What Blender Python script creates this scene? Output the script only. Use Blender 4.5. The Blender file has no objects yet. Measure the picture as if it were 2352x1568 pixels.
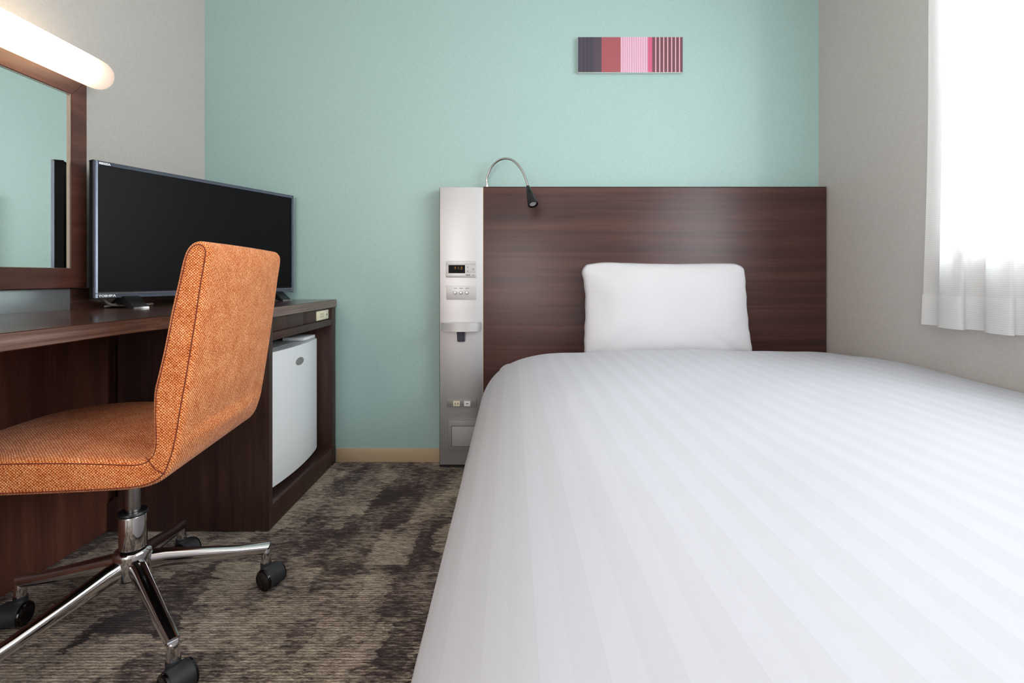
import bpy, bmesh, math, random
from mathutils import Vector, Matrix, noise
random.seed(4)
F = 1110.0; H = 0.827; D = 2.1645          # focal length in px, eye height, distance to teal wall
XL, XR, YB, ZC = -1.377, 1.373, -1.9, 2.42
col = bpy.context.scene.collection
WM = {}

def P(u, v, Y): return Vector(((u-1176)*Y/F, Y, H-(v-636)*Y/F))
def C(r, g, b, a=1.0):
    f = lambda c: (c/255/12.92 if c/255 <= .04045 else ((c/255+.055)/1.055)**2.4)
    return (f(r), f(g), f(b), a)

# ------------------------------------------------------------------ objects
def thing(name, label, cat, loc=(0, 0, 0), rz=0.0, group=None):
    o = bpy.data.objects.new(name, None); col.objects.link(o)
    o.empty_display_size = .05
    o.location = loc; o.rotation_euler = (0, 0, rz)
    o['label'] = label; o['category'] = cat
    if group: o['group'] = group
    WM[o] = Matrix.Translation(Vector(loc)) @ Matrix.Rotation(rz, 4, 'Z')
    return o
def obj(name, bm, mats, parent=None, smooth=True, local=False, label=None):
    if parent is not None:
        WM_ = WM[parent]
        if not local: bm.transform(WM_.inverted())
    bmesh.ops.recalc_face_normals(bm, faces=bm.faces[:])
    me = bpy.data.meshes.new(name); bm.to_mesh(me); bm.free()
    for m in (mats if isinstance(mats, (list, tuple)) else [mats]): me.materials.append(m)
    if smooth:
        me.polygons.foreach_set('use_smooth', [True]*len(me.polygons))
        me.set_sharp_from_angle(angle=math.radians(38))
    o = bpy.data.objects.new(name, me); col.objects.link(o)
    if parent is not None:
        o.parent = parent; WM[o] = WM[parent]
    else: WM[o] = Matrix.Identity(4)
    if label: o['label'] = label
    return o
def struct(name, bm, m, parent=None, smooth=True):
    o = obj(name, bm, m, parent, smooth)
    if parent is None: o['kind'] = 'structure'
    return o
def tag(o, label, cat, group=None):
    o['label'] = label; o['category'] = cat
    if group: o['group'] = group
    return o

# ------------------------------------------------------------------ mesh helpers
def B(): return bmesh.new()
def bx(bm, x0, x1, y0, y1, z0, z1, bev=0.0, seg=2, mi=0):
    r = bmesh.ops.create_cube(bm, size=1.0)
    for v in r['verts']:
        v.co = Vector(((x0+x1)/2+v.co.x*(x1-x0), (y0+y1)/2+v.co.y*(y1-y0), (z0+z1)/2+v.co.z*(z1-z0)))
    fs = set(f for v in r['verts'] for f in v.link_faces)
    for f in fs: f.material_index = mi
    if bev > 0:
        es = list(set(e for v in r['verts'] for e in v.link_edges))
        bmesh.ops.bevel(bm, geom=es, offset=bev, segments=seg, affect='EDGES', profile=.5)
    return bm
def obox(bm, o, ax, ay, az, bev=0.0, seg=2):
    """box from corner o along vectors ax, ay, az"""
    t = B(); bx(t, 0, 1, 0, 1, 0, 1)
    M = Matrix((( ax[0], ay[0], az[0], o[0]), (ax[1], ay[1], az[1], o[1]), (ax[2], ay[2], az[2], o[2]), (0, 0, 0, 1)))
    t.transform(M)
    if bev: bmesh.ops.bevel(t, geom=t.edges[:], offset=bev, segments=seg, affect='EDGES', profile=.5)
    merge(bm, t); return bm
def merge(bm, t):
    me = bpy.data.meshes.new('tmp'); t.to_mesh(me); t.free(); bm.from_mesh(me); bpy.data.meshes.remove(me)
def tube(bm, pts, rad, n=14, cap=True, up=None, squash=1.0):
    pts = [Vector(p) for p in pts]; k = len(pts)
    rr = rad if isinstance(rad, (list, tuple)) else [rad]*k
    rings = []; prev = None
    for i, p in enumerate(pts):
        t = (pts[min(i+1, k-1)]-pts[max(i-1, 0)]).normalized()
        if prev is None:
            a = Vector(up) if up else (Vector((0, 0, 1)) if abs(t.z) < .9 else Vector((1, 0, 0)))
        else: a = prev
        a = (a - t*a.dot(t)).normalized(); prev = a; b = t.cross(a)
        rings.append([bm.verts.new(p+(a*math.cos(2*math.pi*j/n)*squash+b*math.sin(2*math.pi*j/n))*rr[i]) for j in range(n)])
    for i in range(k-1):
        for j in range(n):
            bm.faces.new((rings[i][j], rings[i][(j+1) % n], rings[i+1][(j+1) % n], rings[i+1][j]))
    if cap:
        bm.faces.new(rings[0][::-1]); bm.faces.new(rings[-1])
    return bm
def lathe(bm, prof, M=Matrix.Identity(4), n=32):
    """prof: list of (r, z) ; closed to the axis at both ends if r == 0"""
    rings = []
    for r, z in prof:
        if r < 1e-6: rings.append([bm.verts.new(M @ Vector((0, 0, z)))])
        else: rings.append([bm.verts.new(M @ Vector((r*math.cos(2*math.pi*j/n), r*math.sin(2*math.pi*j/n), z))) for j in range(n)])
    for a, b in zip(rings, rings[1:]):
        for j in range(n):
            j2 = (j+1) % n
            if len(a) == 1 and len(b) == 1: continue
            if len(a) == 1: bm.faces.new((a[0], b[j2], b[j]))
            elif len(b) == 1: bm.faces.new((a[j], a[j2], b[0]))
            else: bm.faces.new((a[j], a[j2], b[j2], b[j]))
    return bm
def axisM(p, d):
    d = Vector(d).normalized(); q = d.to_track_quat('Z', 'Y')
    return Matrix.Translation(Vector(p)) @ q.to_matrix().to_4x4()
def prism(bm, poly, z0, z1):
    a = [bm.verts.new((x, y, z0)) for x, y in poly]; b = [bm.verts.new((x, y, z1)) for x, y in poly]
    n = len(poly)
    bm.faces.new(a[::-1]); bm.faces.new(b)
    for i in range(n): bm.faces.new((a[i], a[(i+1) % n], b[(i+1) % n], b[i]))
    return bm
def catmull(pts, per=6, closed=False):
    out = []; n = len(pts); pts = [Vector(p) for p in pts]
    rng = range(n) if closed else range(n-1)
    for i in rng:
        g = lambda k: pts[k % n] if closed else pts[max(0, min(n-1, k))]
        p0, p1, p2, p3 = g(i-1), g(i), g(i+1), g(i+2)
        for s in range(per):
            t = s/per
            out.append(.5*((2*p1)+(p2-p0)*t+(2*p0-5*p1+4*p2-p3)*t*t+(3*p1-p0-3*p2+p3)*t**3))
    if not closed: out.append(pts[-1])
    return out
def text_bm(s, size, M, ext=.0004, sx=1.0, bold=0.0):
    cu = bpy.data.curves.new('t', 'FONT'); cu.body = s; cu.size = size; cu.extrude = ext; cu.offset = bold
    o = bpy.data.objects.new('t', cu); col.objects.link(o)
    bpy.context.view_layer.update()
    me = bpy.data.meshes.new_from_object(o.evaluated_get(bpy.context.evaluated_depsgraph_get()))
    bm = B(); bm.from_mesh(me)
    bpy.data.objects.remove(o); bpy.data.curves.remove(cu); bpy.data.meshes.remove(me)
    bm.transform(M @ Matrix.Diagonal((sx, 1, 1, 1))); return bm

# ------------------------------------------------------------------ materials
class NT:
    def __init__(s, name):
        s.m = bpy.data.materials.new(name); s.m.use_nodes = True
        s.t = s.m.node_tree; s.t.nodes.clear()
        s.out = s.n('ShaderNodeOutputMaterial')
    def n(s, typ, **kw):
        nd = s.t.nodes.new(typ)
        for k, v in kw.items(): setattr(nd, k, v)
        return nd
    def l(s, a, b): s.t.links.new(a, b)
    def set(s, sock, v):
        if hasattr(v, 'is_output') or isinstance(v, bpy.types.NodeSocket): s.l(v, sock)
        else: sock.default_value = v
    def math(s, op, a, b=0.0, c=0.0, clamp=False):
        nd = s.n('ShaderNodeMath', operation=op); nd.use_clamp = clamp
        s.set(nd.inputs[0], a); s.set(nd.inputs[1], b); s.set(nd.inputs[2], c); return nd.outputs[0]
    def coord(s, kind='Object', scale=(1, 1, 1), rot=(0, 0, 0)):
        tc = s.n('ShaderNodeTexCoord'); mp = s.n('ShaderNodeMapping')
        s.l(tc.outputs[kind], mp.inputs[0]); mp.inputs['Scale'].default_value = scale; mp.inputs['Rotation'].default_value = rot
        return mp.outputs[0]
    def noise(s, vec, scale=1.0, detail=3.0, rough=.5, dist=0.0):
        nd = s.n('ShaderNodeTexNoise'); s.l(vec, nd.inputs['Vector'])
        nd.inputs['Scale'].default_value = scale; nd.inputs['Detail'].default_value = detail
        nd.inputs['Roughness'].default_value = rough; nd.inputs['Distortion'].default_value = dist
        return nd.outputs[0]
    def ramp(s, fac, stops, interp='LINEAR'):
        nd = s.n('ShaderNodeValToRGB'); nd.color_ramp.interpolation = interp
        cr = nd.color_ramp
        while len(cr.elements) < len(stops): cr.elements.new(.5)
        for e, (p, c) in zip(cr.elements, stops):
            e.position = p; e.color = c if len(c) == 4 else (*c, 1)
        s.set(nd.inputs[0], fac); return nd.outputs[0]
    def mix(s, fac, a, b, bt='MIX'):
        nd = s.n('ShaderNodeMix', data_type='RGBA', blend_type=bt)
        s.set(nd.inputs[0], fac); s.set(nd.inputs[6], a); s.set(nd.inputs[7], b); return nd.outputs[2]
    def bump(s, h, strength=.3, dist=.001):
        nd = s.n('ShaderNodeBump'); s.set(nd.inputs['Height'], h)
        nd.inputs['Strength'].default_value = strength; nd.inputs['Distance'].default_value = dist
        return nd.outputs[0]
    def bsdf(s, color, rough=.5, metal=0.0, normal=None, **kw):
        p = s.n('ShaderNodeBsdfPrincipled')
        s.set(p.inputs['Base Color'], color); s.set(p.inputs['Roughness'], rough); s.set(p.inputs['Metallic'], metal)
        if normal is not None: s.l(normal, p.inputs['Normal'])
        for k, v in kw.items(): s.set(p.inputs[k.replace('_', ' ')], v)
        s.l(p.outputs[0], s.out.inputs[0]); return p

def plain(name, color, rough=.5, metal=0.0, grain=.0, **kw):
    t = NT(name)
    v = t.coord('Object')
    nz = t.noise(v, 180, 2)
    c = t.mix(nz, tuple(x*.96 for x in color[:3])+(1,), tuple(min(1, x*1.04) for x in color[:3])+(1,))
    t.bsdf(c, rough, metal, t.bump(nz, grain, .0005) if grain else None, **kw)
    return t.m

def wallpaper(name, c0, c1, axis, streak=1.0):
    # woven vinyl paper; axis = which plane ('x' : wall along X, 'y': wall along Y)
    t = NT(name)
    h = (1, 0, 0) if axis == 'x' else (0, 1, 0)
    sc = (60, 60, 900); sv = (900, 900, 45)
    a = t.noise(t.coord('Object', sc), 1.0, 3, .6)
    b = t.noise(t.coord('Object', sv), 1.0, 3, .6)
    s = t.math('ADD', t.math('MULTIPLY', a, .62), t.math('MULTIPLY', b, .38))
    cc = t.ramp(s, [(.36, c0), (.64, c1)])
    t.bsdf(cc, .5, 0, t.bump(s, .35*streak, .0008), Specular_IOR_Level=.6, Sheen_Weight=.1, Sheen_Roughness=.5)
    return t.m
M_teal = wallpaper('teal_wallpaper', C(153, 185, 180), C(171, 201, 197), 'x')
M_grey = wallpaper('grey_wallpaper', C(184, 179, 174), C(202, 197, 193), 'y')
M_ceil = plain('ceiling_paint', C(232, 230, 226), .9)
M_white = plain('white_paint', C(236, 236, 234), .45)

def wood(name, cs, scale, rough=.35, coat=0.0, bump=.15, rot=(0, 0, 0), spec=.5):
    t = NT(name)
    v = t.coord('Object', scale, rot)
    a = t.noise(v, 1.0, 4, .6, .4)
    v2 = t.coord('Object', tuple(x*7 for x in scale), rot)
    b = t.noise(v2, 1.0, 4, .65)
    s = t.math('ADD', t.math('MULTIPLY', a, .68), t.math('MULTIPLY', b, .32))
    cc = t.ramp(s, [(.34, cs[0]), (.5, cs[1]), (.64, cs[2])])
    rr = t.math('ADD', rough, t.math('MULTIPLY', b, .08))
    t.bsdf(cc, rr, 0, t.bump(b, bump, .0006), Coat_Weight=coat, Coat_Roughness=.12, Specular_IOR_Level=spec)
    return t.m
M_head = wood('headboard_wood', [C(52, 30, 28), C(68, 40, 37), C(84, 51, 46)], (.8, .8, 30), .30, 0, .1)
M_deskY = wood('desk_wood', [C(44, 27, 23), C(66, 42, 35), C(92, 62, 51)], (30, 1.8, 30), .2, .25, .1)
M_deskE = wood('desk_edge_wood', [C(86, 68, 61), C(116, 95, 87), C(144, 124, 116)], (60, 2.2, 130), .34, .15, .15)
M_deskV = wood('dark_panel_wood', [C(42, 26, 22), C(58, 36, 31), C(74, 48, 41)], (30, 30, 1.6), .4, 0, .08)
M_panelV = wood('brown_panel_wood', [C(78, 46, 36), C(104, 62, 48), C(126, 78, 62)], (16, 16, 1.3), .42, 0, .08)
M_frame = wood('mirror_frame_wood', [C(62, 34, 28), C(85, 49, 40), C(104, 64, 52)], (26, 3, 26), .35, .1, .08)

def carpet():
    t = NT('carpet_loop')
    def vor(sc, seed):
        m = t.n('ShaderNodeMapping'); tc = t.n('ShaderNodeTexCoord'); t.l(tc.outputs['Object'], m.inputs[0])
        m.inputs['Scale'].default_value = sc; m.inputs['Location'].default_value = (seed, seed*.37, 0)
        jn = t.noise(t.coord('Object', (14, 60, 1)), 1.0, 2, .6)
        ad = t.n('ShaderNodeVectorMath', operation='ADD'); t.l(m.outputs[0], ad.inputs[0])
        cb = t.n('ShaderNodeCombineXYZ'); t.l(t.math('MULTIPLY_ADD', jn, .55, -.27), cb.inputs[0]); t.l(cb.outputs[0], ad.inputs[1])
        v = t.n('ShaderNodeTexVoronoi', distance='CHEBYCHEV'); t.l(ad.outputs[0], v.inputs['Vector']); v.inputs['Scale'].default_value = 1.0; v.inputs['Randomness'].default_value = .8
        sp = t.n('ShaderNodeSeparateColor'); t.l(v.outputs['Color'], sp.inputs[0]); return sp.outputs[0]
    v1 = vor((7.0, 4.2, 1), 3.1); v2 = vor((13, 9, 1), 8.4)
    big = t.noise(t.coord('Object', (5.5, 4.5, 1)), 1.0, 2.5, .55)
    mid = t.noise(t.coord('Object', (26, 90, 1)), 1.0, 4, .7)
    row = t.noise(t.coord('Object', (60, 300, 1)), 1.0, 2, .7)
    s = t.math('ADD', t.math('MULTIPLY', big, .34), t.math('MULTIPLY', v1, .15))
    s = t.math('ADD', s, t.math('MULTIPLY', v2, .09))
    s = t.math('ADD', s, t.math('MULTIPLY', mid, .56))
    s = t.math('ADD', s, t.math('MULTIPLY', row, .30))
    cc = t.ramp(s, [(.585, C(56, 46, 48)), (.665, C(86, 74, 73)), (.72, C(140, 127, 116)), (.86, C(206, 194, 176))])
    hue = t.noise(t.coord('Object', (9, 7, 1)), 1.0, 3)
    cc = t.mix(.5, cc, t.ramp(hue, [(.35, (.92, .92, .82, 1)), (.65, (1.0, .88, .90, 1))]), 'MULTIPLY')
    wv = t.n('ShaderNodeTexWave', bands_direction='Y'); t.l(t.coord('Object', (1, 1, 1)), wv.inputs['Vector'])
    wv.inputs['Scale'].default_value = 40; wv.inputs['Distortion'].default_value = 3.5; wv.inputs['Detail'].default_value = 2; wv.inputs['Detail Scale'].default_value = 2.5
    fine = t.noise(t.coord('Object', (190, 260, 1)), 1.0, 3, .7)
    hgt = t.math('ADD', t.math('MULTIPLY', wv.outputs['Fac'], .5), t.math('MULTIPLY', fine, .8))
    cc = t.mix(.62, cc, t.ramp(hgt, [(.34, (.22, .20, .20, 1)), (.62, (.8, .8, .8, 1)), (.95, (1.35, 1.35, 1.3, 1))]), 'MULTIPLY')
    t.bsdf(cc, .95, 0, t.bump(hgt, .9, .005), Specular_IOR_Level=.1, Sheen_Weight=.1)
    return t.m
M_carpet = carpet()

def fabric_orange():
    t = NT('orange_tweed')
    tc = t.n('ShaderNodeTexCoord')
    def mp(sc, rot=(0, 0, 0)):
        m = t.n('ShaderNodeMapping'); t.l(tc.outputs['UV'], m.inputs[0]); m.inputs['Scale'].default_value = sc; m.inputs['Rotation'].default_value = rot; return m.outputs[0]
    sx = t.n('ShaderNodeSeparateXYZ'); t.l(mp((1, 1, 1)), sx.inputs[0])
    k = 2*math.pi/.0056
    n1 = t.noise(mp((170, 170, 1)), 1, 2, .6); n2 = t.noise(mp((150, 190, 1), (0, 0, .7)), 1, 2, .6)
    wa = t.math('SINE', t.math('MULTIPLY_ADD', n1, 5.0, t.math('MULTIPLY', sx.outputs[0], k))); wb = t.math('SINE', t.math('MULTIPLY_ADD', n2, 5.0, t.math('MULTIPLY', sx.outputs[1], k)))
    weave = t.math('MULTIPLY_ADD', t.math('MULTIPLY', wa, wb), .5, .5)
    a = t.noise(mp((130, 620, 1)), 1, 3, .6); b = t.noise(mp((620, 130, 1)), 1, 3, .6)
    c = t.noise(mp((26, 26, 1)), 1, 4, .6)
    s = t.math('ADD', t.math('MULTIPLY', a, .30), t.math('MULTIPLY', b, .30))
    s = t.math('ADD', s, t.math('MULTIPLY', c, .14)); s = t.math('ADD', s, t.math('MULTIPLY', weave, .26))
    cc = t.ramp(s, [(.36, C(116, 46, 10)), (.46, C(200, 98, 38)), (.55, C(236, 146, 84)), (.63, C(255, 218, 172))])
    t.bsdf(cc, .9, 0, t.bump(t.math('ADD', s, t.math('MULTIPLY', weave, .3)), .8, .0012), Specular_IOR_Level=.15, Sheen_Weight=.12, Sheen_Roughness=.5)
    return t.m
M_orange = fabric_orange()
M_seam = plain('seam_thread', C(112, 44, 24), .8)

def duvet_mat():
    t = NT('striped_duvet_cotton')
    tc = t.n('ShaderNodeTexCoord'); sx = t.n('ShaderNodeSeparateXYZ'); t.l(tc.outputs['UV'], sx.inputs[0])
    ph = t.math('FRACT', t.math('DIVIDE', sx.outputs[0], .056))
    band = t.ramp(ph, [(0, (0, 0, 0, 1)), (.012, (1, 1, 1, 1)), (.48, (.85, .85, .85, 1)), (.51, (.1, .1, .1, 1)), (1, (0, 0, 0, 1))])
    edge = t.ramp(ph, [(0, (1, 1, 1, 1)), (.012, (0, 0, 0, 1)), (.985, (0, 0, 0, 1)), (1, (1, 1, 1, 1))])
    cc = t.mix(band, C(193, 195, 202), C(196, 198, 206))
    cc = t.mix(t.math('MULTIPLY', edge, .22), cc, C(180, 180, 188))
    nz = t.noise(t.coord('Object', (1, 1, 1)), 900, 2, .6)
    rough = t.math('SUBTRACT', .72, t.math('MULTIPLY', band, .09))
    t.bsdf(cc, rough, 0, t.bump(nz, .15, .0006), Specular_IOR_Level=.3, Sheen_Weight=.05)
    return t.m
M_duvet = duvet_mat()
M_linen = plain('white_cotton', C(211, 211, 215), .8, 0, .1, Specular_IOR_Level=.2)
M_base = plain('bed_base_fabric', C(70, 60, 56), .9)

def brushed(name, c, rough, vertical=True):
    t = NT(name)
    sc = (900, 900, 8) if vertical else (8, 8, 900)
    nz = t.noise(t.coord('Object', sc), 1, 3, .6)
    cc = t.mix(nz, tuple(x*.9 for x in c[:3])+(1,), c)
    t.bsdf(cc, t.math('MULTIPLY_ADD', nz, .08, rough), .85, t.bump(nz, .08, .0003))
    return t.m
M_alu = brushed('brushed_aluminium', C(206, 207, 209), .42)
M_aluB = brushed('brushed_backsplash', C(240, 244, 250), .3, False)
M_silver = plain('silver_plastic', C(196, 196, 196), .38, .3)
M_silverD = plain('grey_plastic', C(140, 140, 136), .45, .2)
M_chrome = plain('chrome', C(222, 222, 224), .07, 1.0)
M_steel = plain('satin_steel', C(180, 180, 182), .22, 1.0)
M_black = plain('black_plastic', C(24, 25, 28), .38)
M_blackG = plain('glossy_black_plastic', C(10, 10, 12), .12)
M_blackM = plain('matt_black_plastic', C(38, 40, 44), .55)
M_bezel = plain('tv_bezel', C(92, 99, 112), .25, .6)
M_screen = plain('tv_screen', C(10, 10, 12), .42, 0, 0, Specular_IOR_Level=.12)
M_fridge = plain('fridge_enamel', C(240, 243, 245), .28)
M_fridgeG = plain('fridge_grey_top', C(150, 152, 154), .45)
M_cream = plain('cream_plastic', C(228, 222, 196), .4)
M_skirt = plain('beige_vinyl', C(196, 172, 140), .5)
M_dark = plain('dark_gap', C(14, 13, 13), .7)
M_print = plain('grey_print', C(120, 120, 120), .6)
M_logo = plain('white_print', C(235, 238, 240), .4)
M_canvas = plain('canvas_edge', C(232, 236, 232), .6)
M_knob = plain('knob_silver', C(214, 214, 216), .2, .8)
M_cable = plain('cable_grey', C(120, 116, 110), .5)
M_frost = plain('frosted_lens', C(165, 163, 165), .5)
t = NT('mirror_glass'); t.bsdf(C(236, 242, 240), .0, 1.0); M_mirror = t.m
def emis(name, c, s):
    t = NT(name); e = t.n('ShaderNodeEmission'); e.inputs[0].default_value = c; e.inputs[1].default_value = s
    t.l(e.outputs[0], t.out.inputs[0]); return t.m
M_digit = emis('amber_digits', C(225, 170, 80), .6)
def glass():
    t = NT('window_glass')
    tr = t.n('ShaderNodeBsdfTransparent'); g = t.n('ShaderNodeBsdfGlossy'); g.inputs['Roughness'].default_value = .02
    mx = t.n('ShaderNodeMixShader'); mx.inputs[0].default_value = .05
    t.l(tr.outputs[0], mx.inputs[1]); t.l(g.outputs[0], mx.inputs[2]); t.l(mx.outputs[0], t.out.inputs[0]); return t.m
M_glass = glass()
def sheer(name, alpha):
    t = NT(name)
    tc = t.n('ShaderNodeTexCoord'); sx = t.n('ShaderNodeSeparateXYZ'); t.l(tc.outputs['Object'], sx.inputs[0])
    w = t.math('MULTIPLY_ADD', t.math('SINE', t.math('MULTIPLY', sx.outputs[2], 2*math.pi/.0058)), .5, .5)
    fac = t.math('MULTIPLY_ADD', w, .10, alpha-.05)
    tr = t.n('ShaderNodeBsdfTransparent'); df = t.n('ShaderNodeBsdfDiffuse'); tl = t.n('ShaderNodeBsdfTranslucent')
    df.inputs[0].default_value = C(246, 247, 247); tl.inputs[0].default_value = C(244, 246, 247)
    m1 = t.n('ShaderNodeMixShader'); m1.inputs[0].default_value = .42; t.l(df.outputs[0], m1.inputs[1]); t.l(tl.outputs[0], m1.inputs[2])
    m2 = t.n('ShaderNodeMixShader'); t.l(fac, m2.inputs[0]); t.l(tr.outputs[0], m2.inputs[1]); t.l(m1.outputs[0], m2.inputs[2])
    t.l(m2.outputs[0], t.out.inputs[0]); return t.m
M_sheer = sheer('sheer_voile', .70)
M_hem = sheer('sheer_hem', .75)

# ------------------------------------------------------------------ room
bm = B(); bx(bm, XL-.1, XR+.15, YB-.1, D+.1, -.08, 0); struct('floor', bm, M_carpet)
bm = B(); bx(bm, XL-.1, XR+.15, YB-.1, D+.1, ZC, ZC+.08); struct('ceiling', bm, M_ceil)
bm = B(); bx(bm, XL-.1, XR+.15, D, D+.1, 0, ZC); struct('wall_back', bm, M_teal)
bm = B(); bx(bm, XL-.1, XL, YB, D, 0, ZC); struct('wall_left', bm, M_grey)
bm = B(); bx(bm, XL-.1, XR+.15, YB-.1, YB, 0, ZC); struct('wall_front', bm, M_grey)
WY0, WY1, WZ0, WZ1 = -.35, 1.481, .904, 2.08
bm = B(); WT = .14
bx(bm, XR, XR+WT, YB, D, 0, WZ0); bx(bm, XR, XR+WT, YB, D, WZ1, ZC)
bx(bm, XR, XR+WT, YB, WY0, WZ0, WZ1); bx(bm, XR, XR+WT, WY1, D, WZ0, WZ1)
struct('wall_right', bm, M_grey)
win = bpy.data.objects.new('window_1', None); col.objects.link(win); win.location = (XR+.07, (WY0+WY1)/2, WZ0); win['kind'] = 'structure'
WM[win] = Matrix.Translation(win.location)
bm = B(); e = .012
bx(bm, XR-.004, XR+WT, WY0, WY1, WZ0, WZ0+e); bx(bm, XR-.004, XR+WT, WY0, WY1, WZ1-e, WZ1)
bx(bm, XR-.004, XR+WT, WY0, WY0+e, WZ0+e, WZ1-e); bx(bm, XR-.004, XR+WT, WY1-e, WY1, WZ0+e, WZ1-e)
obj('window_lining', bm, M_white, win)
bm = B(); a0, a1 = XR+.085, XR+.12; w = .035
bx(bm, a0, a1, WY0+e, WY1-e, WZ0+e, WZ0+e+w, .003); bx(bm, a0, a1, WY0+e, WY1-e, WZ1-e-w, WZ1-e, .003)
for y in (WY0+e, (WY0+WY1)/2-w/2, WY1-e-w): bx(bm, a0, a1, y, y+w, WZ0+e+w, WZ1-e-w, .003)
obj('window_frame', bm, M_white, win)
bm = B(); bx(bm, XR+.1, XR+.105, WY0+e+w, WY1-e-w, WZ0+e+w, WZ1-e-w); obj('window_pane', bm, M_glass, win)
# baseboard: visible between the cabinet and the bedside panel
bm = B(); bx(bm, -.785, -.318, D-.006, D, 0, .062, .002); struct('baseboard_back', bm, M_skirt)
bm = B(); bx(bm, XR-.006, XR, YB, D-.07, 0, .062, .002); struct('baseboard_right', bm, M_skirt)
bm = B(); bx(bm, XL, XL+.006, YB, .19, 0, .062, .002); struct('baseboard_left', bm, M_skirt)

# ------------------------------------------------------------------ headboard + bedside panel
HY = 2.10
hb = thing('headboard', 'dark reddish-brown wooden headboard behind the pillow, with horizontal grain', 'headboard', (.62, HY, 0))
bm = B(); bx(bm, -.1245, XR-.007, HY, D-.001, 0, 1.217, .0012); obj('wood_panel', bm, M_head, hb)
bm = B(); bx(bm, -.1255, XR-.007, HY+.0005, D-.001, 1.2172, 1.2195); obj('edge_strip', bm, M_dark, hb)
bp = thing('bedside_panel', 'tall brushed aluminium control panel on the left end of the dark headboard', 'wall panel', (-.22, HY, 0))
bm = B(); bx(bm, -.3135, -.1262, HY, HY+.004, .012, 1.217, .0008); obj('metal_face', bm, M_alu, bp)
bm = B(); bx(bm, -.3155, -.1262, HY+.0045, D-.001, 0, 1.2172); obj('panel_body', bm, M_dark, bp)
bm = B(); bx(bm, -.1262, -.1247, HY-.0006, HY+.004, .012, 1.217); obj('trim_strip', bm, plain('brass_trim', C(206, 184, 150), .4, .5), bp)
k = HY/F
def PB(u, v, dy=0.0): return P(u, v, HY-dy)
def rect(bm, u0, u1, v0, v1, y0, y1, bev=0.0):
    a = P(u0, v1, HY); b = P(u1, v0, HY)
    return bx(bm, a.x, b.x, HY-y1, HY-y0, a.z, b.z, bev)
# clock
bm = B(); rect(bm, 1024.5, 1094, 599.5, 636.5, 0, .007, .0015); ck = obj('digital_clock', bm, M_silver, bp)
bm = B(); rect(bm, 1026, 1093.5, 600.8, 608, .007, .0078, .0003); rect(bm, 1026, 1093.5, 627.6, 635.6, .007, .0078, .0003); obj('cover_strip', bm, M_silver, ck)
bm = B(); rect(bm, 1030.6, 1068.6, 608.6, 627.2, .007, .0074); obj('display', bm, plain('display_black', C(20, 20, 22), .7, 0, 0, Specular_IOR_Level=.15), ck)
def RXM(u, v, dy): 
    return Matrix.Translation(P(u, v, HY)+Vector((0, -dy, 0))) @ Matrix.Rotation(math.pi/2, 4, 'X')
SEG = {'4': 'fgbc', '1': 'bc', '0': 'abcdef'}
bm = B()
def seg(bm, x, z, ch, w=.0045, h=.012, t=.0011):
    p = {'a': (0, w, h-t, h), 'd': (0, w, 0, t), 'g': (0, w, h/2-t/2, h/2+t/2), 'f': (0, t, h/2, h), 'e': (0, t, 0, h/2), 'b': (w-t, w, h/2, h), 'c': (w-t, w, 0, h/2)}
    for s in SEG[ch]:
        a = p[s]; bx(bm, x+a[0], x+a[1], HY-.0079, HY-.0075, z+a[2], z+a[3])
q = P(1044.5, 618.6, HY)
seg(bm, q.x, q.z, '4'); seg(bm, q.x+.0135, q.z, '1'); seg(bm, q.x+.0275, q.z, '0', .0058)
for dz in (.003, .008): bx(bm, q.x+.010, q.x+.0112, HY-.0079, HY-.0075, q.z+dz, q.z+dz+.0011)
obj('digits', bm, M_digit, ck)
for (u, v, w_, h_) in ((1074.8, 613, 1.2, 1.2), (1074.8, 622.6, 1.2, 1.2), (1087.8, 617.8, 2, 1)):
    bm = B(); rect(bm, u-w_, u+w_, v-h_, v+h_, .007, .0084, .0002); obj('button', bm, M_silverD, ck)
bm = B(); rect(bm, 1070, 1080.5, 630.3, 632.8, .0078, .0081); obj('printed_mark', bm, M_print, ck)
bm = B(); rect(bm, 1084.5, 1091, 631, 632.3, .0078, .0081); obj('printed_mark', bm, M_print, ck)
# switch plate
bm = B(); rect(bm, 1025.2, 1094.2, 656, 688, 0, .003, .0008); sw = obj('switch_plate', bm, M_silver, bp)
for u in (1046, 1059.5, 1073.2):
    bm = B(); c = P(u, 672.2, HY)
    lathe(bm, [(0, .0), (.0082, .0), (.0082, .002), (.007, .006), (.005, .009), (0, .0098)], axisM((c.x, HY-.003, c.z), (0, -1, 0)), 20)
    obj('knob', bm, M_knob, sw)
    bm = B(); rect(bm, u-4.2, u+4.2, 661.4, 662.6, .003, .0033); obj('printed_caption', bm, M_print, sw)
# small shelf
bm = B(); cx = P(1060, 0, HY).x; hw = .0865
arc = [(cx-hw, HY), (cx-hw, HY-.012)]+[(cx+hw*math.sin(a)*1.0, HY-.012-.052*(math.cos(a)**.8)) for a in [math.radians(-88+i*176/24) for i in range(25)]]+[(cx+hw, HY-.012), (cx+hw, HY)]
z1 = .632
prism(bm, arc, z1-.036, z1); bmesh.ops.bevel(bm, geom=[e for e in bm.edges if abs(e.verts[0].co.z-e.verts[1].co.z) < 1e-5], offset=.002, segments=2, affect='EDGES')
sh = obj('half_round_shelf', bm, M_silver, bp)
bm = B(); bx(bm, cx-.017, cx+.015, HY-.038, HY, z1-.085, z1-.0362)
for v in bm.verts:
    if v.co.z < z1-.07 and v.co.y < HY-.02: v.co.y = HY-.014
bmesh.ops.bevel(bm, geom=bm.edges[:], offset=.002, segments=2, affect='EDGES')
obj('shelf_bracket', bm, plain('bracket_grey', C(92, 92, 104), .4, .3), sh)
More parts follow.
